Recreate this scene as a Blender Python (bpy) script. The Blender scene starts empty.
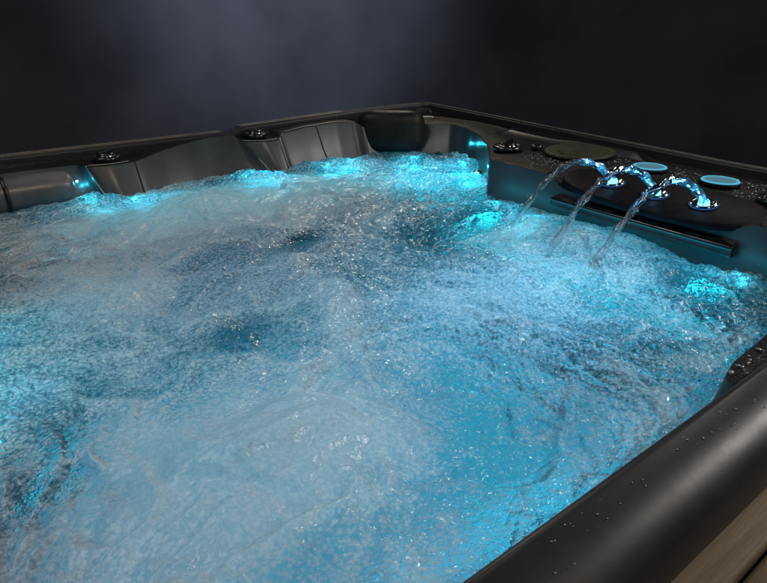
import bpy, bmesh, math, random
import numpy as np
from mathutils import Vector, Matrix

random.seed(7)
rng = np.random.default_rng(11)
scn = bpy.context.scene
COL = scn.collection

# ------------------------------------------------------------------ helpers
def link(o, parent=None):
    COL.objects.link(o)
    if parent is not None:
        o.parent = parent
    return o

def obj(name, bm, mat, parent=None, smooth=True, loc=None):
    me = bpy.data.meshes.new(name)
    if isinstance(bm, bmesh.types.BMesh):
        bm.to_mesh(me); bm.free()
    else:
        me.from_pydata(bm[0], [], bm[1])
    me.update()
    if smooth:
        me.polygons.foreach_set('use_smooth', [True] * len(me.polygons))
    me.materials.append(mat)
    o = bpy.data.objects.new(name, me)
    if loc is not None:
        o.location = loc
    return link(o, parent)

def empty(name, loc, parent=None):
    o = bpy.data.objects.new(name, None)
    o.location = loc
    o.empty_display_size = .05
    return link(o, parent)

def tag(o, label=None, cat=None, group=None, kind=None):
    if label: o['label'] = label
    if cat: o['category'] = cat
    if group: o['group'] = group
    if kind: o['kind'] = kind
    return o

def lathe(profile, n=48, cap=False):
    vs, fs = [], []
    m = len(profile)
    for k in range(n):
        a = 2 * math.pi * k / n
        for r, z in profile:
            vs.append((r * math.cos(a), r * math.sin(a), z))
    for k in range(n):
        j = (k + 1) % n
        for i in range(m - 1):
            fs.append((k * m + i, j * m + i, j * m + i + 1, k * m + i + 1))
    if cap:
        fs.append(tuple(k * m + m - 1 for k in range(n)))
    return vs, fs

def tube(path, radius, n=10, caps=True):
    """swept tube along a polyline; radius a number or a list"""
    P = [Vector(p) for p in path]
    vs, fs = [], []
    up = Vector((0, 0, 1))
    for i, p in enumerate(P):
        t = (P[min(i + 1, len(P) - 1)] - P[max(i - 1, 0)]).normalized()
        a = t.cross(up)
        if a.length < 1e-4: a = t.cross(Vector((1, 0, 0)))
        a.normalize(); b = a.cross(t)
        r = radius[i] if hasattr(radius, '__len__') else radius
        for k in range(n):
            c = 2 * math.pi * k / n
            vs.append(tuple(p + a * (r * math.cos(c)) + b * (r * math.sin(c))))
    for i in range(len(P) - 1):
        for k in range(n):
            j = (k + 1) % n
            fs.append((i * n + k, i * n + j, (i + 1) * n + j, (i + 1) * n + k))
    if caps:
        fs.append(tuple(reversed(range(n))))
        fs.append(tuple((len(P) - 1) * n + k for k in range(n)))
    return vs, fs

def rbox(sx, sy, sz, bev, seg=3):
    bm = bmesh.new()
    bmesh.ops.create_cube(bm, size=1)
    bmesh.ops.scale(bm, vec=(sx, sy, sz), verts=bm.verts)
    bmesh.ops.bevel(bm, geom=bm.edges[:], offset=bev, segments=seg, profile=.6, affect='EDGES')
    return bm

# ------------------------------------------------------------------ materials
def new_mat(name):
    m = bpy.data.materials.new(name)
    m.use_nodes = True
    nt = m.node_tree
    nt.nodes.clear()
    out = nt.nodes.new('ShaderNodeOutputMaterial')
    return m, nt, out

def N(nt, kind, **kw):
    n = nt.nodes.new(kind)
    for k, v in kw.items():
        if k in n.inputs: n.inputs[k].default_value = v
        else: setattr(n, k, v)
    return n

def L(nt, a, b): nt.links.new(a, b)

def math_node(nt, op, a, b=None, clamp=False):
    n = nt.nodes.new('ShaderNodeMath'); n.operation = op; n.use_clamp = clamp
    for i, v in enumerate((a, b)):
        if v is None: continue
        if isinstance(v, (int, float)): n.inputs[i].default_value = v
        else: nt.links.new(v, n.inputs[i])
    return n.outputs[0]

def ramp(nt, fac, stops):
    r = nt.nodes.new('ShaderNodeValToRGB')
    el = r.color_ramp.elements
    while len(el) < len(stops): el.new(.5)
    for e, (p, c) in zip(el, stops):
        e.position = p; e.color = c if len(c) == 4 else (*c, 1)
    L(nt, fac, r.inputs[0])
    return r.outputs[0]

def shell_mat(name, base, rough, speck=0.0, var=.35, coat=.3, drops=0.0, scale=9.0, spec=.5, grit=420.0):
    m, nt, out = new_mat(name)
    p = N(nt, 'ShaderNodeBsdfPrincipled')
    tc = N(nt, 'ShaderNodeTexCoord').outputs['Object']
    n1 = N(nt, 'ShaderNodeTexNoise', Scale=scale, Detail=6.0, Roughness=.6); L(nt, tc, n1.inputs['Vector'])
    lo = tuple(c * (1 - var) for c in base); hi = tuple(c * (1 + var) for c in base)
    L(nt, ramp(nt, n1.outputs[0], [(.3, lo), (.7, hi)]), p.inputs['Base Color'])
    n2 = N(nt, 'ShaderNodeTexNoise', Scale=23.0, Detail=8.0, Roughness=.7); L(nt, tc, n2.inputs['Vector'])
    mr = N(nt, 'ShaderNodeMapRange'); L(nt, n2.outputs[0], mr.inputs[0])
    mr.inputs[1].default_value = .3; mr.inputs[2].default_value = .7
    mr.inputs[3].default_value = rough * .88; mr.inputs[4].default_value = rough * 1.12
    L(nt, mr.outputs[0], p.inputs['Roughness'])
    p.inputs['Coat Weight'].default_value = coat
    p.inputs['Specular IOR Level'].default_value = spec
    p.inputs['Coat Roughness'].default_value = rough * .6
    h = None
    if speck > 0:
        ns = N(nt, 'ShaderNodeTexNoise', Scale=grit, Detail=3.0); L(nt, tc, ns.inputs['Vector'])
        h = math_node(nt, 'MULTIPLY', ns.outputs[0], speck)
    if drops > 0:
        v = N(nt, 'ShaderNodeTexVoronoi', Scale=150.0); L(nt, tc, v.inputs['Vector'])
        d = math_node(nt, 'MULTIPLY', math_node(nt, 'SUBTRACT', .42, v.outputs['Distance'], True), drops)
        nm = N(nt, 'ShaderNodeTexNoise', Scale=11.0, Detail=4.0); L(nt, tc, nm.inputs['Vector'])
        d = math_node(nt, 'MULTIPLY', d, math_node(nt, 'MULTIPLY', math_node(nt, 'SUBTRACT', nm.outputs[0], .38, True), 5.0, True))
        h = d if h is None else math_node(nt, 'ADD', h, d)
    if h is not None:
        b = N(nt, 'ShaderNodeBump', Strength=1.0, Distance=.002); L(nt, h, b.inputs['Height'])
        L(nt, b.outputs[0], p.inputs['Normal']); L(nt, b.outputs[0], p.inputs['Coat Normal'])
    L(nt, p.outputs[0], out.inputs[0])
    return m

M_rim = shell_mat('rim_acrylic', (.017, .018, .024), .42, speck=.02, coat=.06, scale=5, spec=.36, var=.2)
M_shell = shell_mat('shell_acrylic', (.036, .046, .054), .42, speck=.03, coat=.22, scale=7, spec=.35)
M_ledge = shell_mat('ledge_acrylic', (.012, .012, .014), .36, speck=1.4, drops=2.6, coat=.0, spec=.16, grit=200.0)
M_panel = shell_mat('panel_plastic', (.011, .011, .014), .48, speck=.08, coat=0, spec=.05)
M_highlight = shell_mat('edge_highlight_paint', (.30, .27, .23), .28, speck=.02, coat=.3)  # pale colour stands in for highlights on the acrylic edges
M_black = shell_mat('black_plastic', (.010, .010, .012), .24, speck=.02, coat=.3)
M_lid = shell_mat('lid_plastic', (.030, .032, .022), .5, speck=.3, drops=1.6, coat=.0, spec=.2)
M_pillow = shell_mat('pillow_foam_black', (.014, .013, .013), .42, speck=.2, coat=.0, drops=1.2, spec=.2)
M_pillow2 = shell_mat('pillow_foam_grey', (.10, .105, .11), .38, speck=.1, coat=.15, drops=.4)
M_seam = shell_mat('seam_rubber', (.006, .006, .007), .4, coat=0)
M_chrome, nt, out = new_mat('chrome')
p = N(nt, 'ShaderNodeBsdfPrincipled', Metallic=1.0, Roughness=.16); p.inputs['Base Color'].default_value = (.42, .42, .45, 1)
L(nt, p.outputs[0], out.inputs[0])

def emit_mat(name, col, strength, core=None):
    m, nt, out = new_mat(name)
    e = N(nt, 'ShaderNodeEmission', Strength=strength); e.inputs[0].default_value = (*col, 1)
    L(nt, e.outputs[0], out.inputs[0])
    return m
CYAN = (.12, .55, .86)
AQUA = (.03, .70, .95)
M_led = emit_mat('led_lens', (.14, .80, 1.0), 14.0)
M_tip = emit_mat('nozzle_led', (.06, .50, 1.0), 9.0)
M_ring = emit_mat('cap_ring_led', (.10, .48, .70), .9)

# clear cap lens: dim teal plastic
M_lens, nt, out = new_mat('cap_lens')
p = N(nt, 'ShaderNodeBsdfPrincipled', Roughness=.2); p.inputs['Base Color'].default_value = (.03, .10, .12, 1)
p.inputs['Emission Color'].default_value = (.16, .38, .48, 1); p.inputs['Emission Strength'].default_value = .34
tc = N(nt, 'ShaderNodeTexCoord').outputs['Object']
ns = N(nt, 'ShaderNodeTexNoise', Scale=160.0, Detail=4.0); L(nt, tc, ns.inputs['Vector'])
b = N(nt, 'ShaderNodeBump', Strength=.6, Distance=.002); L(nt, ns.outputs[0], b.inputs['Height']); L(nt, b.outputs[0], p.inputs['Normal'])
L(nt, p.outputs[0], out.inputs[0])

# droplets
M_drop, nt, out = new_mat('droplet_water')
p = N(nt, 'ShaderNodeBsdfPrincipled', Roughness=.04, IOR=1.33); p.inputs['Base Color'].default_value = (.9, .95, 1, 1)
p.inputs['Transmission Weight'].default_value = 1.0
gd = N(nt, 'ShaderNodeBsdfGlossy', Roughness=.22); gd.inputs[0].default_value = (.9, .92, .95, 1)
md = N(nt, 'ShaderNodeMixShader'); md.inputs[0].default_value = .3; L(nt, p.outputs[0], md.inputs[1]); L(nt, gd.outputs[0], md.inputs[2])
L(nt, md.outputs[0], out.inputs[0])

# deck boards
M_deck, nt, out = new_mat('deck_wood')
p = N(nt, 'ShaderNodeBsdfPrincipled', Roughness=.6)
tc = N(nt, 'ShaderNodeTexCoord').outputs['Object']
mp = N(nt, 'ShaderNodeMapping'); mp.inputs['Scale'].default_value = (1.2, 22, 22); L(nt, tc, mp.inputs[0])
n1 = N(nt, 'ShaderNodeTexNoise', Scale=4.0, Detail=8.0, Roughness=.65, Distortion=.6); L(nt, mp.outputs[0], n1.inputs['Vector'])
n2 = N(nt, 'ShaderNodeTexNoise', Scale=7.0, Detail=5.0); L(nt, tc, n2.inputs['Vector'])
mixf = math_node(nt, 'ADD', math_node(nt, 'MULTIPLY', n1.outputs[0], .65), math_node(nt, 'MULTIPLY', n2.outputs[0], .35))
L(nt, ramp(nt, mixf, [(.34, (.075, .055, .032)), (.50, (.15, .118, .072)), (.66, (.20, .16, .10))]), p.inputs['Base Color'])
b = N(nt, 'ShaderNodeBump', Strength=.35, Distance=.003); L(nt, n1.outputs[0], b.inputs['Height']); L(nt, b.outputs[0], p.inputs['Normal'])
L(nt, p.outputs[0], out.inputs[0])

# backdrop: dark blue grey, with steam haze painted in as soft mottle
M_back, nt, out = new_mat('backdrop_haze')
p = N(nt, 'ShaderNodeBsdfPrincipled', Roughness=.95); p.inputs['Specular IOR Level'].default_value = .05
tc = N(nt, 'ShaderNodeTexCoord').outputs['Object']
n1 = N(nt, 'ShaderNodeTexNoise', Scale=1.5, Detail=5.0, Roughness=.5); L(nt, tc, n1.inputs['Vector'])
L(nt, ramp(nt, n1.outputs[0], [(.30, (.046, .049, .066)), (.70, (.084, .089, .116))]), p.inputs['Base Color'])
L(nt, p.outputs[0], out.inputs[0])

M_ground, nt, out = new_mat('dark_ground')
p = N(nt, 'ShaderNodeBsdfPrincipled', Roughness=.9)
ns = N(nt, 'ShaderNodeTexNoise', Scale=6.0, Detail=8.0)
L(nt, ramp(nt, ns.outputs[0], [(.3, (.012, .012, .013)), (.7, (.03, .029, .028))]), p.inputs['Base Color'])
L(nt, p.outputs[0], out.inputs[0])

# ---- bubbling water
M_water, nt, out = new_mat('bubbling_water')
tc = N(nt, 'ShaderNodeTexCoord').outputs['Object']
A = N(nt, 'ShaderNodeAttribute', attribute_name='foam').outputs['Fac']
CH = N(nt, 'ShaderNodeAttribute', attribute_name='chop').outputs['Fac']
TH = N(nt, 'ShaderNodeAttribute', attribute_name='thick').outputs['Fac']
ROUGH = math_node(nt, 'SUBTRACT', 1.0, N(nt, 'ShaderNodeAttribute', attribute_name='silk').outputs['Fac'], True)
nw = N(nt, 'ShaderNodeTexNoise', Scale=26.0, Detail=2.0); L(nt, tc, nw.inputs['Vector'])
wv = N(nt, 'ShaderNodeVectorMath', operation='MULTIPLY_ADD'); L(nt, nw.outputs['Color'], wv.inputs[0]); wv.inputs[1].default_value = (.02, .02, .02); L(nt, tc, wv.inputs[2])
nf = N(nt, 'ShaderNodeTexNoise', Scale=85.0, Detail=4.0, Roughness=.72); L(nt, wv.outputs[0], nf.inputs['Vector'])
v1 = N(nt, 'ShaderNodeTexVoronoi', Scale=150.0); L(nt, wv.outputs[0], v1.inputs['Vector'])
v2 = N(nt, 'ShaderNodeTexVoronoi', Scale=330.0); L(nt, wv.outputs[0], v2.inputs['Vector'])
bub = math_node(nt, 'ADD', math_node(nt, 'MULTIPLY', v1.outputs['Distance'], .6), math_node(nt, 'MULTIPLY', v2.outputs['Distance'], .4))
# foam cover with fine breakup
f0 = math_node(nt, 'ADD', A, math_node(nt, 'MULTIPLY', math_node(nt, 'SUBTRACT', nf.outputs[0], .5), math_node(nt, 'ADD', math_node(nt, 'ADD', .30, math_node(nt, 'MULTIPLY', ROUGH, .36)), math_node(nt, 'MULTIPLY', CH, .9))))
f1 = math_node(nt, 'SUBTRACT', f0, math_node(nt, 'MULTIPLY', math_node(nt, 'SUBTRACT', bub, .45), math_node(nt, 'ADD', .38, math_node(nt, 'MULTIPLY', ROUGH, .42))))
cover = N(nt, 'ShaderNodeMapRange', interpolation_type='SMOOTHSTEP'); L(nt, f1, cover.inputs[0])
cover.inputs[1].default_value = .10; cover.inputs[2].default_value = .90; cover.inputs[3].default_value = .06; cover.inputs[4].default_value = .95
hgt = math_node(nt, 'ADD', math_node(nt, 'MULTIPLY', nf.outputs[0], .75), math_node(nt, 'MULTIPLY', bub, -.80))
bmp = N(nt, 'ShaderNodeBump', Strength=.75, Distance=.0045); L(nt, hgt, bmp.inputs['Height'])
ng = N(nt, 'ShaderNodeTexNoise', Scale=62.0, Detail=2.0, Roughness=.55); L(nt, wv.outputs[0], ng.inputs['Vector'])
bmp2 = N(nt, 'ShaderNodeBump', Strength=.85, Distance=.0055); L(nt, ng.outputs[0], bmp2.inputs['Height'])
L(nt, math_node(nt, 'ADD', .30, math_node(nt, 'MULTIPLY', ROUGH, .50)), bmp2.inputs['Strength'])
bmp3 = N(nt, 'ShaderNodeBump', Strength=.28, Distance=.0045); L(nt, hgt, bmp3.inputs['Height'])
grain = N(nt, 'ShaderNodeMapRange'); L(nt, bub, grain.inputs[0])
grain.inputs[1].default_value = .18; grain.inputs[2].default_value = .72; grain.inputs[3].default_value = 1.04; grain.inputs[4].default_value = .66
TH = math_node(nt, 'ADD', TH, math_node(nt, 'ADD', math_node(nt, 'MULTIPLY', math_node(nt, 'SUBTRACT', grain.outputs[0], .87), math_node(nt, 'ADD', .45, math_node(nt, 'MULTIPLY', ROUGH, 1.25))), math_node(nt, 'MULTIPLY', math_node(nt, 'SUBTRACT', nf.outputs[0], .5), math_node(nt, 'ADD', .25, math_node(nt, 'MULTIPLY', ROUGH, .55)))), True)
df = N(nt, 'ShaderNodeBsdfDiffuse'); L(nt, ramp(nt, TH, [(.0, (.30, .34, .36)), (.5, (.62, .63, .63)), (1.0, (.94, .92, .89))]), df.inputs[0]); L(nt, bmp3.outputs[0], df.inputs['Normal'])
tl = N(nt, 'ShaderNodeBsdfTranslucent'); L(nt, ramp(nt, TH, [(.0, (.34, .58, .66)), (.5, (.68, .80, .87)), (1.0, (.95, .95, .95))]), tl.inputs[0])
foam = N(nt, 'ShaderNodeMixShader'); foam.inputs[0].default_value = .56; L(nt, df.outputs[0], foam.inputs[1]); L(nt, tl.outputs[0], foam.inputs[2])
rf = N(nt, 'ShaderNodeBsdfRefraction', Roughness=.025, IOR=1.33); rf.inputs[0].default_value = (.13, .40, .40, 1); L(nt, bmp.outputs[0], rf.inputs['Normal'])
tr = N(nt, 'ShaderNodeBsdfTransparent'); tr.inputs[0].default_value = (.40, .80, .90, 1)
clr = N(nt, 'ShaderNodeMixShader'); clr.inputs[0].default_value = .05; L(nt, rf.outputs[0], clr.inputs[1]); L(nt, tr.outputs[0], clr.inputs[2])
mk = N(nt, 'ShaderNodeBsdfTranslucent'); mk.inputs[0].default_value = (.14, .46, .54, 1)
clr0 = clr
clr = N(nt, 'ShaderNodeMixShader'); clr.inputs[0].default_value = .22; L(nt, clr0.outputs[0], clr.inputs[1]); L(nt, mk.outputs[0], clr.inputs[2])
gr2 = math_node(nt, 'ADD', 1.0, math_node(nt, 'MULTIPLY', math_node(nt, 'SUBTRACT', grain.outputs[0], 1.0), math_node(nt, 'ADD', .5, math_node(nt, 'MULTIPLY', ROUGH, .5))))
cov2 = math_node(nt, 'MULTIPLY', cover.outputs[0], gr2, True)
body = N(nt, 'ShaderNodeMixShader'); L(nt, cov2, body.inputs[0]); L(nt, clr.outputs[0], body.inputs[1]); L(nt, foam.outputs[0], body.inputs[2])
gl = N(nt, 'ShaderNodeBsdfGlossy', Roughness=.09); gl.inputs[0].default_value = (1, 1, 1, 1); L(nt, bmp2.outputs[0], gl.inputs['Normal'])
L(nt, math_node(nt, 'SUBTRACT', .25, math_node(nt, 'MULTIPLY', ROUGH, .125)), gl.inputs['Roughness'])  # sharp wavelets give the glints
fr = N(nt, 'ShaderNodeFresnel', IOR=1.33); L(nt, bmp2.outputs[0], fr.inputs['Normal'])
frm = math_node(nt, 'MULTIPLY', math_node(nt, 'MINIMUM', fr.outputs[0], .55), math_node(nt, 'ADD', .40, math_node(nt, 'MULTIPLY', ROUGH, .60)))
fin = N(nt, 'ShaderNodeMixShader'); L(nt, frm, fin.inputs[0]); L(nt, body.outputs[0], fin.inputs[1]); L(nt, gl.outputs[0], fin.inputs[2])
L(nt, fin.outputs[0], out.inputs[0])

# ---- fountain jets
M_jet, nt, out = new_mat('jet_water')
tc = N(nt, 'ShaderNodeTexCoord').outputs['Object']
nf = N(nt, 'ShaderNodeTexNoise', Scale=110.0, Detail=3.0, Roughness=.6); L(nt, tc, nf.inputs['Vector'])
b = N(nt, 'ShaderNodeBump', Strength=.35, Distance=.003); L(nt, nf.outputs[0], b.inputs['Height'])
gls = N(nt, 'ShaderNodeBsdfGlass', Roughness=.03, IOR=1.33); gls.inputs[0].default_value = (.93, .97, 1, 1); L(nt, b.outputs[0], gls.inputs['Normal'])
tl = N(nt, 'ShaderNodeBsdfTranslucent'); tl.inputs[0].default_value = (.75, .9, 1, 1); L(nt, b.outputs[0], tl.inputs['Normal'])
tr = N(nt, 'ShaderNodeBsdfTransparent')
m1 = N(nt, 'ShaderNodeMixShader'); m1.inputs[0].default_value = .09; L(nt, gls.outputs[0], m1.inputs[1]); L(nt, tl.outputs[0], m1.inputs[2])
at = N(nt, 'ShaderNodeAttribute', attribute_name='veil').outputs['Fac']
gj = N(nt, 'ShaderNodeBsdfGlossy', Roughness=.16); L(nt, b.outputs[0], gj.inputs['Normal'])
m3 = N(nt, 'ShaderNodeMixShader'); m3.inputs[0].default_value = .10; L(nt, m1.outputs[0], m3.inputs[1]); L(nt, gj.outputs[0], m3.inputs[2])
m2 = N(nt, 'ShaderNodeMixShader'); L(nt, at, m2.inputs[0]); L(nt, m3.outputs[0], m2.inputs[1]); L(nt, tr.outputs[0], m2.inputs[2])
L(nt, m2.outputs[0], out.inputs[0])

# ------------------------------------------------------------------ setting
def sheet(x0, x1, y0, y1, z):
    return [(x0, y0, z), (x1, y0, z), (x1, y1, z), (x0, y1, z)], [(0, 1, 2, 3)]

tag(obj('ground', sheet(-9, 9, -9, 9, -.95), M_ground, smooth=False), kind='structure')

# deck boards round the sunken tub; the boards are one surface
bm = bmesh.new()
def board(x0, x1, y0, y1, z1=-.14, th=.03, bev=.007):
    t = rbox(x1 - x0, y1 - y0, th, bev, 2)
    bmesh.ops.translate(t, verts=t.verts, vec=((x0 + x1) / 2, (y0 + y1) / 2, z1 - th / 2))
    me = bpy.data.meshes.new('tmp'); t.to_mesh(me); t.free(); bm.from_mesh(me); bpy.data.meshes.remove(me)
y = 2.0515
W_ = .118
while y < 3.6:
    dz = random.uniform(-.0012, .0012)
    board(-3.0, 5.0, y, y + W_, -.14 + dz); y += W_ + .004
tag(obj('deck', bm, M_deck), kind='structure')

# backdrop, a tall curved sheet standing in for the hazy dark behind
vs, fs = [], []
R_ = 4.6
for i in range(61):
    a = math.radians(150 + i * 2.5)
    for z in (-.95, 4.0):
        vs.append((1.6 + R_ * math.cos(a), 2.0 + R_ * math.sin(a), z))
for i in range(60):
    fs.append((2 * i, 2 * i + 1, 2 * i + 3, 2 * i + 2))
tag(obj('backdrop', (vs, fs), M_back), kind='structure')

# ------------------------------------------------------------------ the tub
tub = empty('hot_tub', (1.1, 1.05, -.75))
tag(tub, 'dark charcoal hot tub with rounded rim, headrests and blue underwater lights', 'hot tub')
T0 = Vector((1.1, 1.05, -.75))
def place(o):          # built in world coordinates: shift under the tub's base
    o.location = Vector(o.location) - T0
    return o

# rim: profile swept round a rounded rectangle
X0, X1, Y0, Y1 = -.05, 2.25, -.05, 2.152
def rrect(inset, rc=.13, npc=14, step=.02):
    x0, x1, y0, y1 = X0 + inset, X1 - inset, Y0 + inset, Y1 - inset
    r = max(rc - inset, .03)
    pts = []
    cs = [((x0 + r, y0 + r), 180), ((x1 - r, y0 + r), 270), ((x1 - r, y1 - r), 0), ((x0 + r, y1 - r), 90)]
    for (cx, cy), a0 in cs:
        for k in range(npc + 1):
            a = math.radians(a0 + 90 * k / npc)
            pts.append((cx + r * math.cos(a), cy + r * math.sin(a)))
    return pts
def rim_lift(x, y):
    """raised shoulder of the rim round the far corner"""
    if y < 1.6 and x < 1.2:
        t = min(max((1.05 - x) / .06, 0), 1); t = t * t * (3 - 2 * t)
        u = min(max((1.5 - y) / 1.4, 0), 1)
        return (.014 + .018 * min(max((1.0 - x) / .6, 0), 1)) * t * u
    return 0.0
prof = [(.062, -.22), (.052, -.175), (.034, -.140), (.015, -.105), (.0035, -.075), (0, -.05)]
for k in range(1, 13):
    a = math.radians(90 * k / 12)
    prof.append((.066 - .066 * math.cos(a), -.05 + .05 * math.sin(a)))
prof += [(.0720, .0), (.0762, .0), (.0772, -.0004), (.0780, -.0035), (.0795, -.0060), (.0832, -.0058), (.0845, -.0063), (.0856, -.011), (.0864, -.02), (.0868, -.05)]
# dense loops so that the raised shoulder is smooth
def dens(loop, n_edge=110):
    out_ = []
    m = len(loop)
    for i in range(m):
        a, b = loop[i], loop[(i + 1) % m]
        d = math.hypot(b[0] - a[0], b[1] - a[1])
        k = n_edge if d > .5 else 1
        for j in range(k):
            out_.append((a[0] + (b[0] - a[0]) * j / k, a[1] + (b[1] - a[1]) * j / k))
    return out_
vs, fs = [], []
loops = [dens(rrect(d)) for d, z in prof]
n = len(loops[0])
for lp, (d, z) in zip(loops, prof):
    for (x, y) in lp:
        vs.append((x, y, z + rim_lift(x, y) * (1 if z > -.06 else max(0, (z + .14) / .08) if z > -.14 else 0)))
for i in range(len(prof) - 1):
    for k in range(n):
        j = (k + 1) % n
        fs.append((i * n + k, i * n + j, (i + 1) * n + j, (i + 1) * n + k))
place(obj('rim', (vs, fs), M_rim, tub))

# outer skirt below the rim
sk = dens(rrect(.05))
vs = [(x, y, z) for z in (-.20, -.93) for x, y in sk]
n = len(sk)
fs = [(k, (k + 1) % n, n + (k + 1) % n, n + k) for k in range(n)]
place(obj('skirt', (vs, fs), M_panel, tub))

# inner shell: rows of (rim xy | shelf edge xyz | wall at the water line xy)
ROWS = [
 # far left seat recess (headrest)
 ((2.10, .030), (2.08, .105, -.035), (2.08, .165)),
 ((1.95, .030), (1.95, .105, -.035), (1.95, .165)),
 ((1.70, .030), (1.70, .105, -.035), (1.70, .175)),
 ((1.630, .030), (1.632, .110, -.036), (1.600, .185)),
 # pedestal with diverter
 ((1.620, .030), (1.615, .158, -.038), (1.572, .215)),
 ((1.55, .030), (1.54, .168, -.040), (1.53, .225)),
 ((1.470, .030), (1.463, .158, -.040), (1.460, .215)),
 # long seat back
 ((1.455, .030), (1.445, .150, -.038), (1.445, .212)),
 ((1.36, .030), (1.34, .118, -.020), (1.36, .205)),
 ((1.25, .030), (1.24, .085, -.012), (1.27, .190)),
 ((1.15, .030), (1.14, .062, -.006), (1.17, .185)),
 ((1.060, .030), (1.055, .062, -.006), (1.035, .190)),
 # second pedestal
 ((1.045, .030), (1.035, .118, -.026), (.955, .200)),
 ((.96, .030), (.96, .150, -.030), (.92, .215)),
 ((.895, .030), (.892, .152, -.028), (.885, .215)),
 ((.880, .030), (.880, .128, -.010), (.875, .200)),
 # raised back beside the corner pillow
 ((.75, .030), (.75, .112, .000), (.76, .190)),
 ((.60, .030), (.60, .108, .004), (.62, .185)),
 ((.515, .030), (.515, .125, .002), (.53, .195)),
 ((.47, .030), (.490, .165, -.020), (.50, .215)),
 # corner
 ((.30, .030), (.385, .150, -.02), (.42, .225)),
 ((.10, .030), (.235, .235, -.02), (.315, .315)),
 ((.034, .08), (.185, .310, -.015), (.27, .385)),
 ((.030, .30), (.165, .37, -.010), (.235, .44)),
 ((.030, .42), (.180, .47, -.008), (.235, .53)),
 ((.030, .55), (.235, .60, -.012), (.27, .64)),
 ((.030, .68), (.33, .74, -.018), (.345, .755)),
 ((.030, .78), (.43, .85, -.020), (.43, .860)),
 ((.030, .86), (.505, .925, -.020), (.50, .920)),
 ((.030, .90), (.530, .945, -.016), (.532, .947)),
 # long ledge
 ((.030, .96), (.532, .975, -.013), (.538, .975)),
 ((.030, 1.19), (.532, 1.195, -.014), (.543, 1.195)),
 ((.030, 1.25), (.530, 1.255, -.050), (.543, 1.255)),
 ((.030, 1.70), (.530, 1.72, -.050), (.545, 1.72)),
 ((.030, 1.78), (.532, 1.785, -.016), (.545, 1.785)),
 ((.030, 1.92), (.540, 1.86, -.016), (.56, 1.86)),
 ((.032, 2.02), (.600, 1.94, -.030), (.63, 1.92)),
 ((.08, 2.066), (.72, 1.985, -.045), (.74, 1.965)),
 ((.60, 2.066), (.90, 2.000, -.050), (.90, 1.985)),
 ((1.05, 2.066), (1.12, 2.012, -.050), (1.12, 2.000)),
 ((1.17, 2.066), (1.175, 2.025, -.050), (1.180, 2.010)),
 ((1.195, 2.066), (1.190, 2.055, -.048), (1.200, 2.050)),
 # near side
 ((1.215, 2.066), (1.215, 2.0645, -.046), (1.215, 2.062)),
 ((2.05, 2.066), (2.05, 2.0645, -.046), (2.05, 2.062)),
 ((2.16, 2.03), (2.155, 2.02, -.046), (2.15, 2.01)),
 ((2.169, 1.9), (2.16, 1.9, -.046), (2.15, 1.9)),
 ((2.169, .25), (2.12, .25, -.040), (2.10, .26)),
 ((2.15, .06), (2.11, .13, -.038), (2.09, .18)),
]
RIMP = [Vector((r[0][0], r[0][1], -.014)) for r in ROWS]
TOPP = [Vector(r[1]) for r in ROWS]
LOWP = [Vector((r[2][0], r[2][1], -.16)) for r in ROWS]
SEG = []
for i in range(len(ROWS)):
    d = max((TOPP[(i + 1) % len(ROWS)] - TOPP[i]).length, (RIMP[(i + 1) % len(ROWS)] - RIMP[i]).length * .5)
    SEG.append(max(3, int(d / .007)))
def resample(P):
    out_ = []
    for i in range(len(P)):
        a, b = P[i], P[(i + 1) % len(P)]
        for j in range(SEG[i]): out_.append(a.lerp(b, j / SEG[i]))
    return out_
def smooth_loop(P, it):
    m = len(P)
    for _ in range(it):
        P = [P[i] * .5 + P[i - 1] * .25 + P[(i + 1) % m] * .25 for i in range(m)]
    return P
rimL, topL, lowL = resample(RIMP), smooth_loop(resample(TOPP), 3), smooth_loop(resample(LOWP), 5)
n = len(rimL)
for q in rimL: q.z += rim_lift(q.x, q.y) * .8
CEN = Vector((1.1, 1.05, 0))
rows = [[] for _ in range(12)]
wide = []
for r, t, l in zip(rimL, topL, lowL):
    hor = Vector((t.x - r.x, t.y - r.y, 0))
    hl = max(hor.length, 1e-4); hd = hor / hl
    rr = min(.012, hl * .45)
    dn = (l - t).normalized()
    s1 = t - hd * rr
    s1.z = t.z
    big = hl > .25 and r.y < 2.0 and r.x < .2
    wide.append(big)
    gut = r + hd * min(.012, hl * .25); gut.z = min(r.z, t.z) - .002 if hl > .03 else r.z - .01
    if big:
        g2 = r + hd * .125; g2.z = -.025
        g3 = r + hd * .137; g3.z = -.0135
        g4 = r + hd * (hl * .70); g4.z = -.0150
    else:
        g2 = gut.lerp(s1, .25); g3 = gut.lerp(s1, .45); g4 = gut.lerp(s1, .7)
    rows[0].append(r); rows[1].append(gut); rows[2].append(g2); rows[3].append(g3); rows[4].append(g4)
    rows[5].append(s1)
    rows[6].append(s1.lerp(t, .6) + Vector((0, 0, -.0012)) + (dn * rr * .12))
    rows[7].append(t + dn * rr * .45 - hd * .0006)
    rows[8].append(t + dn * rr * 1.1)
    rows[9].append(l)
    din = CEN - l; din.z = 0; din.normalize()
    rows[10].append(l + din * .05 + Vector((0, 0, -.16)))
    rows[11].append(l + din * .22 + Vector((0, 0, -.50)))
vs = [tuple(v) for row in rows for v in row]
def ringfaces(i0, i1):
    return [(i * n + k, i * n + (k + 1) % n, (i + 1) * n + (k + 1) % n, (i + 1) * n + k) for i in range(i0, i1) for k in range(n)]
led_ = place(obj('ledge', (vs[:8 * n], ringfaces(0, 7)), M_ledge, tub))
led_.data.materials.append(M_rim)
for pg in led_.data.polygons:
    i_, k_ = divmod(pg.index, n)
    if i_ <= 1 and wide[k_]: pg.material_index = 1
fl = [tuple(range(n))]
wv_ = vs[7 * n:]
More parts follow.
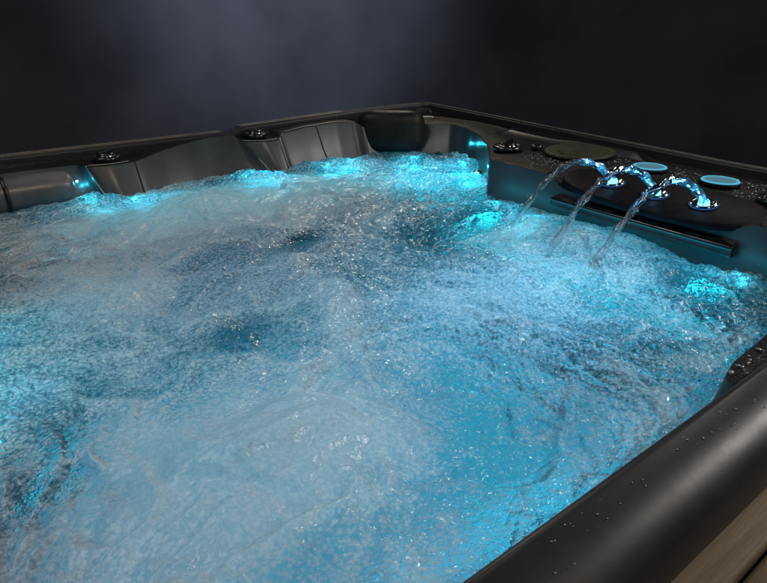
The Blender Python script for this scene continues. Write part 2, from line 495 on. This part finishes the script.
fw = ringfaces(0, 4) + [tuple(4 * n + k for k in range(n))]
place(obj('inner_wall', (wv_, fw), M_shell, tub))

# vertical seams in the seat backs
def seam(pts, r=.0022):
    place(obj('seam', tube(pts, r, 6), M_seam, tub))
def wallpt(x, s):
    """point on the far long wall at x, s=0 shelf edge .. 1 water line"""
    k = min(range(n), key=lambda i: abs(topL[i].x + (lowL[i].x - topL[i].x) * s - x) if topL[i].y < .3 and lowL[i].y < .4 and topL[i].x > .47 else 9)
    return topL[k].lerp(lowL[k], s) + Vector((0, .0012, 0))
seam([wallpt(1.457, s) for s in (.02, .3, .6, .9, 1.0)], .0030)
seam([wallpt(.70 - .015 * s, s) for s in (.0, .3, .6, .9, 1.0)], .0026)
# pale tubes down the pedestal edges: highlights put in as shape and colour
def pedestal_line(pts, r): place(obj('pedestal_highlight', tube(pts, r, 8), M_highlight, tub))
pedestal_line([Vector((1.613 - .041 * s, .150 + .062 * s, -.040 - .12 * s)) for s in (0, .3, .6, 1)], .0034)
pedestal_line([Vector((1.030 - .075 * s, .112 + .088 * s, -.028 - .13 * s)) for s in (0, .3, .6, 1)], .0032)
pedestal_line([Vector((.890 - .005 * s, .146 + .068 * s, -.026 - .13 * s)) for s in (0, .3, .6, 1)], .0028)

# thin pale tubes drawing the edge highlights along far rims and shelf fronts
def rim_line(pts, r=.0016): place(obj('rim_highlight', tube(pts, r, 6), M_highlight, tub))
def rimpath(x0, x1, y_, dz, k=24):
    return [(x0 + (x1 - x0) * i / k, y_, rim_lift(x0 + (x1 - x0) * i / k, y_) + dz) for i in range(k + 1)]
rim_line(rimpath(.50, 1.00, .0262, .0004)); rim_line(rimpath(.50, 1.00, .004, .0012), .0013); rim_line(rimpath(1.08, 2.05, .0262, .0002), .0012); rim_line(rimpath(1.08, 2.05, .004, .0010), .0012)
rim_line([(.0262, .25 + 1.65 * i / 24, rim_lift(.0262, .25 + 1.65 * i / 24) + .0004) for i in range(25)], .0012)
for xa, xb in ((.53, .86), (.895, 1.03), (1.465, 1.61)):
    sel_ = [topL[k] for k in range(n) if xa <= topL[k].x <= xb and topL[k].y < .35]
    rim_line([q + Vector((0, -.003, .0004)) for q in sel_[::2]], .0015)

# headrest in the far corner: a plump rounded pad facing the tub's middle
def superpad(w, h, d, e=.34, nu=56, nv=28):
    vs, fs = [], []
    sg = lambda v, p_: math.copysign(abs(v) ** p_, v)
    for i in range(nv + 1):
        ph = -math.pi / 2 + math.pi * i / nv
        for k in range(nu):
            th = 2 * math.pi * k / nu
            cx, sx = math.cos(th), math.sin(th)
            x = w / 2 * sg(math.cos(ph), .5) * sg(cx, e + .10)
            z = h / 2 * sg(math.cos(ph), .5) * sg(sx, e + .28)
            yv = d / 2 * sg(math.sin(ph), .8)
            yv += .018 * (1 - (2 * x / w) ** 2)           # bowed front
            vs.append((x, yv, z))
    for i in range(nv):
        for k in range(nu):
            j = (k + 1) % nu
            fs.append((i * nu + k, i * nu + j, (i + 1) * nu + j, (i + 1) * nu + k))
    return vs, fs
pil = obj('headrest', superpad(.300, .178, .12, .26), M_pillow, tub)
pil.location = Vector((.365, .195, -.048)) - T0
pil.rotation_euler = (math.radians(8), 0, math.radians(-40))
pil['label'] = 'black padded headrest in the far corner'
# headrest on the long wall: grey bolster with a dark ring
prof_b = [(.0, -.14), (.030, -.14), (.043, -.134), (.050, -.120), (.053, -.095), (.054, -.06), (.054, .06), (.053, .095), (.050, .120), (.043, .134), (.030, .14), (.0, .14)]
bol = obj('headrest', lathe(prof_b, 40), M_pillow2, tub)
bol.location = Vector((1.805, .165, -.094)) - T0
bol.rotation_euler = (0, math.radians(90), math.radians(2))
bol['label'] = 'grey bolster headrest with a black ring round it'
rg = obj('ring', lathe([(.0535, -.007), (.057, -.006), (.0585, 0), (.057, .006), (.0535, .007)], 40), M_seam, bol)
rg.location = (0, 0, .055)

# diverter valves
def valve(x, y, z, r, rot=0.0, tilt=(0, 0)):
    v = obj('diverter_valve', lathe([(r * .60, -.012), (r, -.010), (r * 1.03, -.002), (r, .004), (r * .86, .0075), (r * .78, .004), (r * .72, .000), (0.001, .000)], 40), M_black, tub)
    v.location = Vector((x, y, z)) - T0
    v.rotation_euler = (tilt[0], tilt[1], rot)
    k = obj('dial', lathe([(r * .62, 0), (r * .62, .010), (r * .55, .0155), (r * .30, .0175), (.001, .018)], 32), M_black, v)
    bmh = rbox(r * 1.35, r * .22, .012, .003)
    h = obj('handle', bmh, M_black, v); h.location = (0, 0, .020)
    ring = obj('trim_ring', lathe([(r * .70, .004), (r * .705, .0085), (r * .665, .0095), (r * .655, .004)], 40), M_chrome, v)
    return v
valve(1.535, .095, -.030, .046, .5)
valve(.965, .085, -.014, .044, 1.1)
valve(.385, .895, -.004, .050, .3)
valve(.335, 1.748, -.005, .046, .9)
# little screw cap beside the ledge valve
sc = obj('screw_cap', lathe([(.020, -.006), (.020, .006), (.016, .009), (.001, .010)], 24), M_black, tub)
sc.location = Vector((.30, .955, -.006)) - T0

# filter lid: broad flat disc lying on the ledge
lid = obj('filter_lid', lathe([(.098, -.014), (.098, -.002), (.112, .000), (.1155, .004), (.114, .0085), (.105, .011), (.06, .0115), (.001, .012)], 72), M_lid, tub)
lid.location = Vector((.255, 1.100, -.008)) - T0
lid.rotation_euler = (0, math.radians(2), 0)
tab = obj('lift_tab', rbox(.05, .012, .006, .002), M_lid, lid); tab.location = (.07, -.02, .0125); tab.rotation_euler = (0, 0, .7)

# two lit round caps
for (x, y) in ((.272, 1.367), (.270, 1.576)):
    c = obj('light_cap', lathe([(.044, -.014), (.052, -.010), (.054, -.003), (.052, .0015), (.0495, .0025)], 56), M_panel, tub)
    c.location = Vector((x, y, -.004)) - T0
    r = obj('light_ring', lathe([(.0495, .0022), (.0475, .0050), (.0430, .0056), (.0405, .0040)], 56), M_ring, c)
    l_ = obj('lens', lathe([(.0405, .0038), (.030, .0030), (.015, .0024), (.001, .0022)], 56), M_lens, c)

# fountain panel: smooth lens-shaped plate leaning down towards the water
def ppt(x, y): return -.012 - .183 * (x - .40)
PAN = [(.450, 1.205), (.509, 1.229), (.545, 1.290), (.566, 1.38), (.577, 1.50), (.576, 1.60), (.566, 1.68), (.542, 1.742), (.490, 1.775), (.440, 1.780),
       (.395, 1.74), (.375, 1.64), (.365, 1.50), (.370, 1.36), (.395, 1.26)]
def chaikin(P, it=3):
    for _ in range(it):
        Q = []
        for i in range(len(P)):
            a, b = P[i], P[(i + 1) % len(P)]
            Q += [(a[0] * .75 + b[0] * .25, a[1] * .75 + b[1] * .25), (a[0] * .25 + b[0] * .75, a[1] * .25 + b[1] * .75)]
        P = Q
    return P
PP = chaikin(PAN)
m = len(PP)
cx_ = sum(p_[0] for p_ in PP) / m; cy_ = sum(p_[1] for p_ in PP) / m
vs = []
for sc_, dz in ((.985, -.012), (1.0, -.008), (1.0, -.001), (.990, .0035), (.965, .0050)):
    for (x, y) in PP:
        X = cx_ + (x - cx_) * sc_; Y = cy_ + (y - cy_) * sc_
        vs.append((X, Y, ppt(X, Y) + dz))
fs = [(i * m + k, i * m + (k + 1) % m, (i + 1) * m + (k + 1) % m, (i + 1) * m + k) for i in range(4) for k in range(m)]
fs.append(tuple(4 * m + k for k in range(m)))
place(obj('fountain_panel', (vs, fs), M_panel, tub))

# nozzles
NOZ = [(.472, 1.375), (.481, 1.511), (.475, 1.637)]
tiltp = math.atan(.183)
for (x, y) in NOZ:
    nz = obj('fountain_nozzle', lathe([(.030, -.004), (.0335, .002), (.033, .007), (.028, .0095), (.023, .008), (.019, .004), (.012, .003)], 40), M_chrome, tub)
    nz.location = Vector((x, y, ppt(x, y) + .005)) - T0
    nz.rotation_euler = (0, tiltp, 0)
    hl = obj('light_ring', lathe([(.0338, .0015), (.0352, .0035), (.0338, .0055)], 40), emit_mat('nozzle_halo', (.05, .20, .62), .32), nz)
    tp = obj('tip', lathe([(.013, .002), (.013, .010), (.010, .014), (.001, .015)], 24), M_tip, nz)

# dark waterfall bar under the panel
bar = obj('waterfall_bar', rbox(.050, .53, .034, .010), M_black, tub)
bar.location = Vector((.540, 1.500, -.089)) - T0
bar.rotation_euler = (0, math.radians(6), 0)
slot = obj('slot', rbox(.004, .47, .006, .0015), M_seam, bar); slot.location = (.0255, 0, -.006)

# LED lights set in the wall just under the water line
LEDS = [(1.640, .215, -.165), (1.50, .240, -.160), (1.075, .215, -.155), (.985, .225, -.160), (.72, .215, -.160), (.60, .21, -.16), (.345, .335, -.155), (.262, .56, -.155), (.325, .70, -.150),
        (.55, 1.02, -.160), (.557, 1.20, -.165), (.560, 1.80, -.155), (2.10, 1.06, -.17), (2.10, 1.33, -.17), (.208, .535, -.062), (.390, .815, -.082), (1.650, .150, -.085)]
for (x, y, z) in LEDS:
    d = (CEN - Vector((x, y, 0))); d.z = 0
    if y < .3: d = Vector((0, 1, 0))
    elif x < .58 and y > .9: d = Vector((1, 0, 0))
    elif y > 1.9: d = Vector((0, -1, 0))
    elif x > 2: d = Vector((-1, 0, 0))
    d.normalize()
    e = obj('led_light', lathe([(.019, -.006), (.019, .004), (.015, .007), (.0125, .006)], 24), M_chrome, tub)
    e.location = Vector((x, y, z)) - T0
    e.rotation_euler = d.to_track_quat('Z', 'Y').to_euler()
    if z > -.12: e.scale = (.3, .3, .3)
    obj('lens', lathe([(.0125, .005), (.009, .008), (.001, .009)], 20), M_led, e)

# ------------------------------------------------------------------ water
PERM = rng.permutation(256).astype(np.int32)
PERM = np.concatenate([PERM, PERM, PERM])
GA = rng.uniform(0, 2 * np.pi, 256)
GX, GY = np.cos(GA).astype(np.float32), np.sin(GA).astype(np.float32)
def perlin(x, y, seed=0):
    xi = np.floor(x).astype(np.int32); yi = np.floor(y).astype(np.int32)
    xf = (x - xi).astype(np.float32); yf = (y - yi).astype(np.float32)
    u = xf * xf * xf * (xf * (xf * 6 - 15) + 10); v = yf * yf * yf * (yf * (yf * 6 - 15) + 10)
    xi = (xi + seed * 37) & 255; yi = (yi + seed * 91) & 255
    def g(ix, iy, dx, dy):
        h = PERM[PERM[ix & 255] + (iy & 255)]
        return GX[h] * dx + GY[h] * dy
    a = g(xi, yi, xf, yf); b_ = g(xi + 1, yi, xf - 1, yf)
    c = g(xi, yi + 1, xf, yf - 1); d = g(xi + 1, yi + 1, xf - 1, yf - 1)
    return (a + u * (b_ - a)) * (1 - v) + (c + u * (d - c)) * v
def fbm(x, y, f, o, seed, gain=.5):
    s = 0; a = 1.0; t = 0
    for k in range(o):
        s = s + a * perlin(x * f, y * f, seed + k); t += a; a *= gain; f *= 2.03
    return s / t * 1.6
def ridge(x, y, f, o, seed, gain=.5):
    s = 0; a = 1.0; t = 0
    for k in range(o):
        s = s + a * (1 - np.abs(perlin(x * f, y * f, seed + k)) * 2.2); t += a; a *= gain; f *= 2.07
    return s / t

ST = .0022
gx = np.arange(.06, 2.17, ST, dtype=np.float32); gy = np.arange(.06, 2.0655, ST, dtype=np.float32)
GXX, GYY = np.meshgrid(gx, gy, indexing='ij')
x, y = GXX, GYY
def blob(cx, cy, rx, ry=None, rot=0):
    ry = ry or rx
    c, s = math.cos(rot), math.sin(rot)
    dx, dy = wxx - cx, wyy - cy
    return np.exp(-(((c * dx + s * dy) / rx) ** 2 + ((-s * dx + c * dy) / ry) ** 2))
# flow warp: boils push the surface about
w1 = fbm(x, y, 2.6, 3, 1); w2 = fbm(x, y, 2.6, 3, 5)
wxx = x + .06 * w1; wyy = y + .06 * w2
sx = x + .16 * w1 + .03 * fbm(x, y, 9, 2, 9); sy = y + .16 * w2 + .03 * fbm(x, y, 9, 2, 13)

# how choppy (sharp clear ripples) each area is
chop = (.85 * blob(.28, .50, .22) + .7 * blob(.60, .98, .20) + .8 * blob(.60, 1.78, .24) + .45 * blob(.95, 1.86, .25) + .40 * blob(1.35, 1.87, .22)
        + .75 * blob(.75, .26, .40, .10) + .85 * blob(1.10, .26, .16, .10) + .9 * blob(1.60, .28, .17, .10) + .5 * blob(1.2, 1.6, .25)
        + .6 * blob(2.02, 1.30, .10) + .5 * blob(1.98, 1.03, .10) + .35 * blob(.95, 1.18, .18)
        + .55 * blob(.74, 1.25, .05) + .55 * blob(.85, 1.46, .055) + .55 * blob(.81, 1.57, .055))
chop = np.clip(chop, 0, 1)
# foam cover
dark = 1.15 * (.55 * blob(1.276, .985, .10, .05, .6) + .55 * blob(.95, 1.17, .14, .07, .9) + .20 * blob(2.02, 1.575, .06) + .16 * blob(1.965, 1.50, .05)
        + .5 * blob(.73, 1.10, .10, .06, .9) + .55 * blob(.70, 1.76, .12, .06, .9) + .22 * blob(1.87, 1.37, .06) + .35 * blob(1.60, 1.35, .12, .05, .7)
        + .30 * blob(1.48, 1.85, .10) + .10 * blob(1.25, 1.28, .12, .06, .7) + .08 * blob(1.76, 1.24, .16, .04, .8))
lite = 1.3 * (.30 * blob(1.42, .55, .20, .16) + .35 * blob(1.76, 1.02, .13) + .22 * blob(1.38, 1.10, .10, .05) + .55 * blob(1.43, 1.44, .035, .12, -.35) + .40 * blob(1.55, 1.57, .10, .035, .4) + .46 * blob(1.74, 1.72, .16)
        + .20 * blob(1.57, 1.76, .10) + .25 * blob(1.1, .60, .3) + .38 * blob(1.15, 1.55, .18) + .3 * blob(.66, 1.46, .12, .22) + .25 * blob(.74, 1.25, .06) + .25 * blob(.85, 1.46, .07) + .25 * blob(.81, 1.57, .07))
streak = fbm(sx, sy, 5.5, 5, 21, .55)
fl2 = fbm(sx + .4, sy, 17, 4, 31, .6)
phi = .9 * y + .35 * x + .34 * w1 + .10 * fbm(x, y, 7, 2, 81); psi = x - .3 * y + .3 * w2
wisp = perlin(phi * 30, psi * 5, 91) * .6 + perlin(phi * 62, psi * 9, 95) * .4 + perlin(phi * 125, psi * 16, 97) * .3
silk = (.85 * blob(1.50, .62, .34, .24) + .8 * blob(1.78, 1.02, .20, .16) + .9 * blob(1.74, 1.70, .22, .17) + .6 * blob(1.95, 1.72, .18) + .5 * blob(1.20, .62, .25, .16)
        + .5 * blob(1.50, 1.30, .16, .09, .6) + .35 * blob(1.15, 1.50, .16)) + .55 * fbm(sx, sy, 3.4, 3, 101) - .9 * chop
silk = np.clip(silk, 0, .68)
lines = np.clip(1 - np.abs(perlin(sx * 4.2 + 3, sy * 4.2, 111)) * 5.5, 0, 1) ** 2 + .7 * np.clip(1 - np.abs(perlin(sx * 8.5, sy * 8.5 + 7, 113)) * 5, 0, 1) ** 2
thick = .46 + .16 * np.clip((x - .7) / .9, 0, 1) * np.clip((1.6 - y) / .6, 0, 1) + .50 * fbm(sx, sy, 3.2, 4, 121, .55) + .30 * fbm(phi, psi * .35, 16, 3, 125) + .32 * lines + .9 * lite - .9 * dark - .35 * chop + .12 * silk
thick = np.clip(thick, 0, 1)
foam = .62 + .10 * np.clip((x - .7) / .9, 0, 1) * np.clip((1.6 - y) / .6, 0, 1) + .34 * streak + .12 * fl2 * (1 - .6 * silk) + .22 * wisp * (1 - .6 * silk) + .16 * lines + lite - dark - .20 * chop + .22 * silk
foam = np.clip(foam, .02, 1.1)
# height
h = .004 * lines * (1 - chop) + .026 * fbm(wxx, wyy, 3.1, 3, 41) + .015 * fbm(sx, sy, 8.0, 3, 45) + .0022 * wisp * (1 - .5 * chop)
h += .036 * blob(1.42, .50, .15) + .012 * blob(.70, 1.46, .10, .20) + .046 * blob(1.74, 1.70, .13) + .020 * blob(1.76, 1.03, .12) + .026 * blob(1.46, 1.50, .06, .16, -.5) + .030 * blob(1.18, 1.60, .13)
h += .022 * blob(1.62, .30, .10, .08) + .020 * blob(1.08, .30, .12, .08) + .012 * blob(.30, .50, .20) - .012 * blob(1.28, .98, .12, .07) - .014 * blob(.95, 1.17, .15, .09)
med = ridge(sx, sy, 13, 3, 51) - .55
h += (.004 + .0180 * chop) * med
rgh = 1 - .75 * silk
fine = ridge(x + .02 * w1, y + .02 * w2, 42, 3, 61) - .55
h += (.0016 * rgh + .0075 * chop) * fine
h += .0011 * fbm(x, y, 120, 2, 71) * (.5 * rgh + chop)
# ease the sheet down to the walls of the near side
edge = np.clip((2.0655 - y) / .05, 0, 1)
h = h * (.35 + .65 * edge) - .006 * (1 - edge)
z = -.137 + h
nx, ny = x.shape
co = np.stack([x, y, z], -1).reshape(-1, 3).astype(np.float32)
idx = np.arange(nx * ny, dtype=np.int32).reshape(nx, ny)
quads = np.stack([idx[:-1, :-1], idx[1:, :-1], idx[1:, 1:], idx[:-1, 1:]], -1).reshape(-1, 4)
# keep only what lies inside the shell
poly = np.array([(q.x, q.y) for q in lowL], dtype=np.float32)
cen = poly.mean(0)
def inside(px, py):
    ins = np.zeros(px.shape, bool)
    j = len(poly) - 1
    for i in range(len(poly)):
        xi, yi = poly[i]; xj, yj = poly[j]
        if yi != yj:
            c = ((yi > py) != (yj > py)) & (px < (xj - xi) * (py - yi) / (yj - yi) + xi)
            ins ^= c
        j = i
    return ins
cs = 8
pxs, pys = np.meshgrid(gx[::cs], gy[::cs], indexing='ij')
coarse = inside(pxs, pys)
grow = coarse.copy()
for dx in range(-3, 4):
    for dy in range(-3, 4):
        grow |= np.roll(np.roll(coarse, dx, 0), dy, 1)
keep = np.repeat(np.repeat(grow, cs, 0), cs, 1)[:nx - 1, :ny - 1].reshape(-1)
quads = quads[keep]
used = np.zeros(nx * ny, bool); used[quads.reshape(-1)] = True
remap = np.cumsum(used).astype(np.int32) - 1
co = co[used]; quads = remap[quads]
me = bpy.data.meshes.new('water')
me.vertices.add(len(co)); me.vertices.foreach_set('co', co.reshape(-1))
me.loops.add(len(quads) * 4); me.loops.foreach_set('vertex_index', quads.reshape(-1))
me.polygons.add(len(quads)); me.polygons.foreach_set('loop_start', np.arange(0, len(quads) * 4, 4, dtype=np.int32))
me.polygons.foreach_set('loop_total', np.full(len(quads), 4, np.int32))
me.polygons.foreach_set('use_smooth', np.ones(len(quads), bool))
me.update(calc_edges=True)
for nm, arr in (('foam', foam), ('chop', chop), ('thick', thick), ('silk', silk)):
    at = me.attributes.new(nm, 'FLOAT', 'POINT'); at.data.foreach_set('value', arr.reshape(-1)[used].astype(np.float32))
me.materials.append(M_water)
wo = bpy.data.objects.new('water', me); link(wo); tag(wo, kind='structure')
def water_z(px, py):
    i = min(max(int((px - gx[0]) / ST), 0), nx - 1); j = min(max(int((py - gy[0]) / ST), 0), ny - 1)
    return float(z[i, j])

# ------------------------------------------------------------------ three fountain jets
JET = [((.472, 1.375, -.014), .730, -.130, .33), ((.481, 1.511, -.016), .850, -.050, .41), ((.475, 1.637, -.015), .810, -.070, .37)]
JL = ['clear arc of water from the nozzle nearest the round filter lid', 'middle arc of water from the three fountain nozzles',
      'clear arc of water from the nozzle nearest the right edge']
for q, ((x0, y0, z0), lx, dy, a) in enumerate(JET):
    b_ = z0 + a + .135
    nseg, nr = 240, 24
    vs, fs, veil = [], [], []
    ph = rng.uniform(0, 6.28, 6)
    P = []
    for i in range(nseg + 1):
        s = i / nseg
        P.append(Vector((x0 + (lx - x0) * s, y0 + dy * s, z0 + a * s - b_ * s * s)))
    arc = 0.0
    for i, pnt in enumerate(P):
        s = i / nseg
        t = (P[min(i + 1, nseg)] - P[max(i - 1, 0)]).normalized()
        if i: arc += (pnt - P[i - 1]).length
        sd = t.cross(Vector((0, 0, 1))).normalized(); up = sd.cross(t)
        r0 = .0104 - .0036 * s + .002 * max(0, s - .8)
        wob = .0012 * min(1, s * 3)
        cc = pnt + sd * (wob * math.sin(arc * 55 + ph[0])) + up * (wob * math.sin(arc * 68 + ph[1]))
        tw = arc * 48 + ph[2]
        angs = np.linspace(0, 2 * np.pi, nr, endpoint=False)
        bl = perlin((np.cos(angs) * .9 + arc * 85 + q * 9).astype(np.float32), (np.sin(angs) * .9 + arc * 30 + 5).astype(np.float32), 3) + .6 * perlin((np.cos(angs) * 1.6 + arc * 190).astype(np.float32), (np.sin(angs) * 1.6 + arc * 50).astype(np.float32), 7)
        for k in range(nr):
            an = 2 * math.pi * k / nr
            rr = r0 * (1 + .16 * float(bl[k]) * min(1, .35 + 2 * s)) * (1 + .24 * min(1, .3 + s * 2) * math.cos(2 * (an - tw)) + .07 * math.sin(arc * 150 + ph[3] + 2 * math.sin(an)) + .10 * math.sin(3 * an + arc * 95 + ph[4]))
            vs.append(tuple(cc + sd * (rr * math.cos(an)) + up * (rr * math.sin(an))))
            veil.append(min(max((s - .55) / .45, 0), 1) * .55)
    for i in range(nseg):
        for k in range(nr):
            j = (k + 1) % nr
            fs.append((i * nr + k, i * nr + j, (i + 1) * nr + j, (i + 1) * nr + k))
    fs.append(tuple(reversed(range(nr)))); fs.append(tuple(nseg * nr + k for k in range(nr)))
    o = obj('water_jet', (vs, fs), M_jet)
    at = o.data.attributes.new('veil', 'FLOAT', 'POINT'); at.data.foreach_set('value', np.array(veil, np.float32))
    tag(o, JL[q], 'water jet', 'arcing fountain jets')

# ------------------------------------------------------------------ droplets: beads on rim and ledge, spray over the water
bm = bmesh.new()
tmpl = bmesh.new(); bmesh.ops.create_icosphere(tmpl, subdivisions=2, radius=1.0)
TV = np.array([v.co[:] for v in tmpl.verts]); TF = [tuple(v.index for v in f.verts) for f in tmpl.faces]; tmpl.free()
DV, DF = [], []
def bead(c, r, flat=.55):
    base = len(DV)
    sc_ = np.array([r * random.uniform(.85, 1.2), r * random.uniform(.85, 1.2), r * flat])
    for v in TV: DV.append(tuple(np.array(c) + v * sc_))
    for f in TF: DF.append(tuple(base + i for i in f))
bm.free()
clusters = [(1.50, 2.092), (1.44, 2.088), (1.36, 2.096), (1.33, 2.09), (1.58, 2.095), (1.25, 2.085), (1.62, 2.09), (1.40, 2.105)]
for cx, cy in clusters:
    for _ in range(random.randint(2, 5)):
        px, py = random.gauss(cx, .018), random.gauss(cy, .006)
        if 2.082 < py < 2.112: bead((px, py, .0006), random.uniform(.0005, .0012))
for _ in range(24):
    px, py = random.uniform(.9, 1.75), random.uniform(2.08, 2.115)
    bead((px, py, -.0002), random.uniform(.0004, .0011))
for _ in range(55):
    px, py = random.uniform(.95, 1.17), random.uniform(2.02, 2.055)
    bead((px, py, -.0475), random.uniform(.001, .0032))
for _ in range(1500):
    px, py = random.uniform(.16, .50), random.uniform(1.0, 1.95)
    if (px - .255) ** 2 + (py - 1.1) ** 2 < .0137: continue
    if px > .375 and 1.2 < py < 1.78: continue
    bead((px, py, -.0142), random.uniform(.0010, .0030))
tag(obj('water_droplets', (DV, DF), M_drop), kind='stuff')
DV, DF = [], []
for cx, cy, sp, cnt, up_ in [(.74, 1.24, .045, 150, .05), (.84, 1.45, .05, 170, .05), (.81, 1.56, .05, 170, .05), (1.62, .27, .12, 60, .03), (1.10, .27, .16, 60, .03), (.30, .5, .2, 60, .03), (.64, 1.80, .12, 60, .04), (1.05, 1.8, .3, 60, .02)]:
    for _ in range(cnt):
        px, py = random.gauss(cx, sp), random.gauss(cy, sp * .7)
        if not (.26 < py < 2.03 and .2 < px < 2.1): continue
        if px < .58 and py > .9: continue
        bead((px, py, water_z(px, py) + abs(random.gauss(0, up_ * .5)) + .001), random.uniform(.0006, .0017), 1.0)
for (x0, y0, z0), lx, dy, a in JET:
    b_ = z0 + a + .135
    for _ in range(70):
        sv = 1 - .5 * random.random() ** 1.6
        sp = .003 + .016 * (sv - .5)
        bead((x0 + (lx - x0) * sv + random.gauss(0, sp), y0 + dy * sv + random.gauss(0, sp), z0 + a * sv - b_ * sv * sv + random.gauss(0, sp)), random.uniform(.0007, .0022), 1.1)
tag(obj('water_spray', (DV, DF), M_drop), kind='stuff')

# ------------------------------------------------------------------ lights
def area(name, loc, target, size, power, col, sy=None):
    l_ = bpy.data.lights.new(name, 'AREA'); l_.energy = power; l_.color = col; l_.size = size
    if sy: l_.shape = 'RECTANGLE'; l_.size_y = sy
    o = bpy.data.objects.new(name, l_); o.location = loc
    o.rotation_euler = (Vector(target) - Vector(loc)).to_track_quat('-Z', 'Y').to_euler()
    return link(o)
def point(name, loc, power, col, r=.02):
    l_ = bpy.data.lights.new(name, 'POINT'); l_.energy = power; l_.color = col; l_.shadow_soft_size = r
    o = bpy.data.objects.new(name, l_); o.location = loc
    return link(o)
def spot(name, loc, target, power, col, ang, blend, r):
    l_ = bpy.data.lights.new(name, 'SPOT'); l_.energy = power; l_.color = col; l_.spot_size = math.radians(ang); l_.spot_blend = blend; l_.shadow_soft_size = r
    o = bpy.data.objects.new(name, l_); o.location = loc
    o.rotation_euler = (Vector(target) - Vector(loc)).to_track_quat('-Z', 'Y').to_euler()
    return link(o)

WARM = (1.0, .94, .88)
area('key_lamp', (-1.2, 2.85, 1.55), (1.3, 1.2, -.1), .55, 32, WARM)
area('back_lamp', (-1.2, -1.6, 1.9), (.9, .8, 0), .4, 9, (1.0, .88, .62))
area('fill_lamp', (2.7, .2, 2.6), (1.2, .9, -.1), 1.2, 24, (1.0, .95, .90))
spot('glint_lamp', (1.2, 3.6, 2.4), (1.3, 1.3, -.1), 90, (1.0, .82, .62), 60, .5, .03)
spot('glint_lamp', (-.9, -1.3, 1.9), (1.1, 1.1, -.1), 27, (1.0, .91, .80), 70, .5, .045)
spot('glint_lamp', (-1.7, .9, 1.9), (1.1, 1.2, -.1), 21, (1.0, .92, .82), 70, .5, .045)
spot('backdrop_lamp', (.35, .0, 2.3), (-.45, -2.25, .8), 345, (.82, .89, 1.0), 64, 1.0, .2)
# tub lamps: one close to each wall LED, floor spots, added strip and floor fills
for (x, y, z) in LEDS:
    d = CEN - Vector((x, y, 0)); d.z = 0; d.normalize()
    if z > -.12:                                        # small lights above the water line
        point('led_lamp', Vector((x, y, z)) + d * .022, .10, AQUA, .004)
        continue
    P0 = Vector((x, y, z)) + d * .05 + Vector((0, 0, -.10))
    spot('led_lamp', P0, P0 + d * .035 + Vector((0, 0, .1)), .9 if x > 2 else 1.05, AQUA, 116, 1.0, .032)
area('wall_strip_fill', (1.20, .34, -.36), (1.20, .34, 0), 1.15, 1.0, AQUA, .08)  # added fills, no real strip lights: spread cyan along the waterline
area('wall_strip_fill', (.42, .50, -.36), (.42, .50, 0), .25, .8, AQUA, .25)
area('wall_strip_fill', (.66, 1.40, -.36), (.66, 1.40, 0), .10, .8, AQUA, 1.0)
area('wall_strip_fill', (1.20, 1.90, -.36), (1.20, 1.90, 0), 1.1, .5, CYAN, .10)
area('wall_glow_fill', (.63, 1.42, -.100), (.53, 1.42, -.085), .95, .24, AQUA, .015)  # added above the surface to tint the wall in place of water glow
area('floor_fill', (1.40, 1.52, -.64), (1.40, 1.52, 0), 1.30, 5.2, CYAN, .85)  # added broad fills for an even glow from below, no real panels
area('floor_fill', (1.25, .72, -.64), (1.25, .72, 0), 1.35, .75, CYAN, .70)
for (x, y, z, pw, c, tx, ty) in [(1.18, 1.60, -.66, 17, CYAN, -.05, -.08), (.88, 1.66, -.62, 12, CYAN, 0, -.05),
                         (.52, .66, -.62, 14, AQUA, 0, 0), (1.99, 1.32, -.55, 3.0, AQUA, -.01, -.02), (1.97, 1.04, -.50, 1.2, AQUA, -.02, 0), (.9, 1.2, -.66, 5, AQUA, 0, 0)]:
    spot('floor_lamp', (x, y, z), (x + tx, y + ty, -.1), pw, c, 84, 1.0, .11)
for (x0, y0, z0), lx, dy, a in JET:
    for sv, pw in ((.05, .06), (.17, .035), (.30, .018)):
        b_ = z0 + a + .135
        point('jet_glow_fill', (x0 + (lx - x0) * sv, y0 + dy * sv, z0 + a * sv - b_ * sv * sv), pw, (.05, .50, 1.0), .004)  # added inside the stream to imitate light carried along the water

w = bpy.data.worlds.new('World'); scn.world = w; w.use_nodes = True
bg = w.node_tree.nodes['Background']; bg.inputs[0].default_value = (.55, .65, 1.0, 1); bg.inputs[1].default_value = .0025

# ------------------------------------------------------------------ camera
cam = bpy.data.cameras.new('camera'); co_ = bpy.data.objects.new('camera', cam); link(co_)
cam.sensor_width = 36; cam.lens = 36 * 580.3 / 767
cam.clip_start = .02; cam.clip_end = 100
rt = Vector((-.800, .599, 0)); dnv = Vector((.256, .341, -.905)); fw_ = Vector((-.542, -.724, -.426))
fw_.normalize(); rt = (rt - fw_ * rt.dot(fw_)).normalized(); upv = rt.cross(fw_)
co_.matrix_world = Matrix(((rt.x, upv.x, -fw_.x, 1.974), (rt.y, upv.y, -fw_.y, 2.289), (rt.z, upv.z, -fw_.z, .407), (0, 0, 0, 1)))
scn.camera = co_

scn.render.engine = 'CYCLES'
scn.cycles.use_denoising = True
scn.cycles.max_bounces = 6; scn.cycles.transparent_max_bounces = 12
scn.cycles.caustics_reflective = False; scn.cycles.caustics_refractive = False
scn.cycles.sample_clamp_indirect = 4.0
scn.view_settings.view_transform = 'Standard'; scn.view_settings.look = 'None'; scn.view_settings.exposure = 0
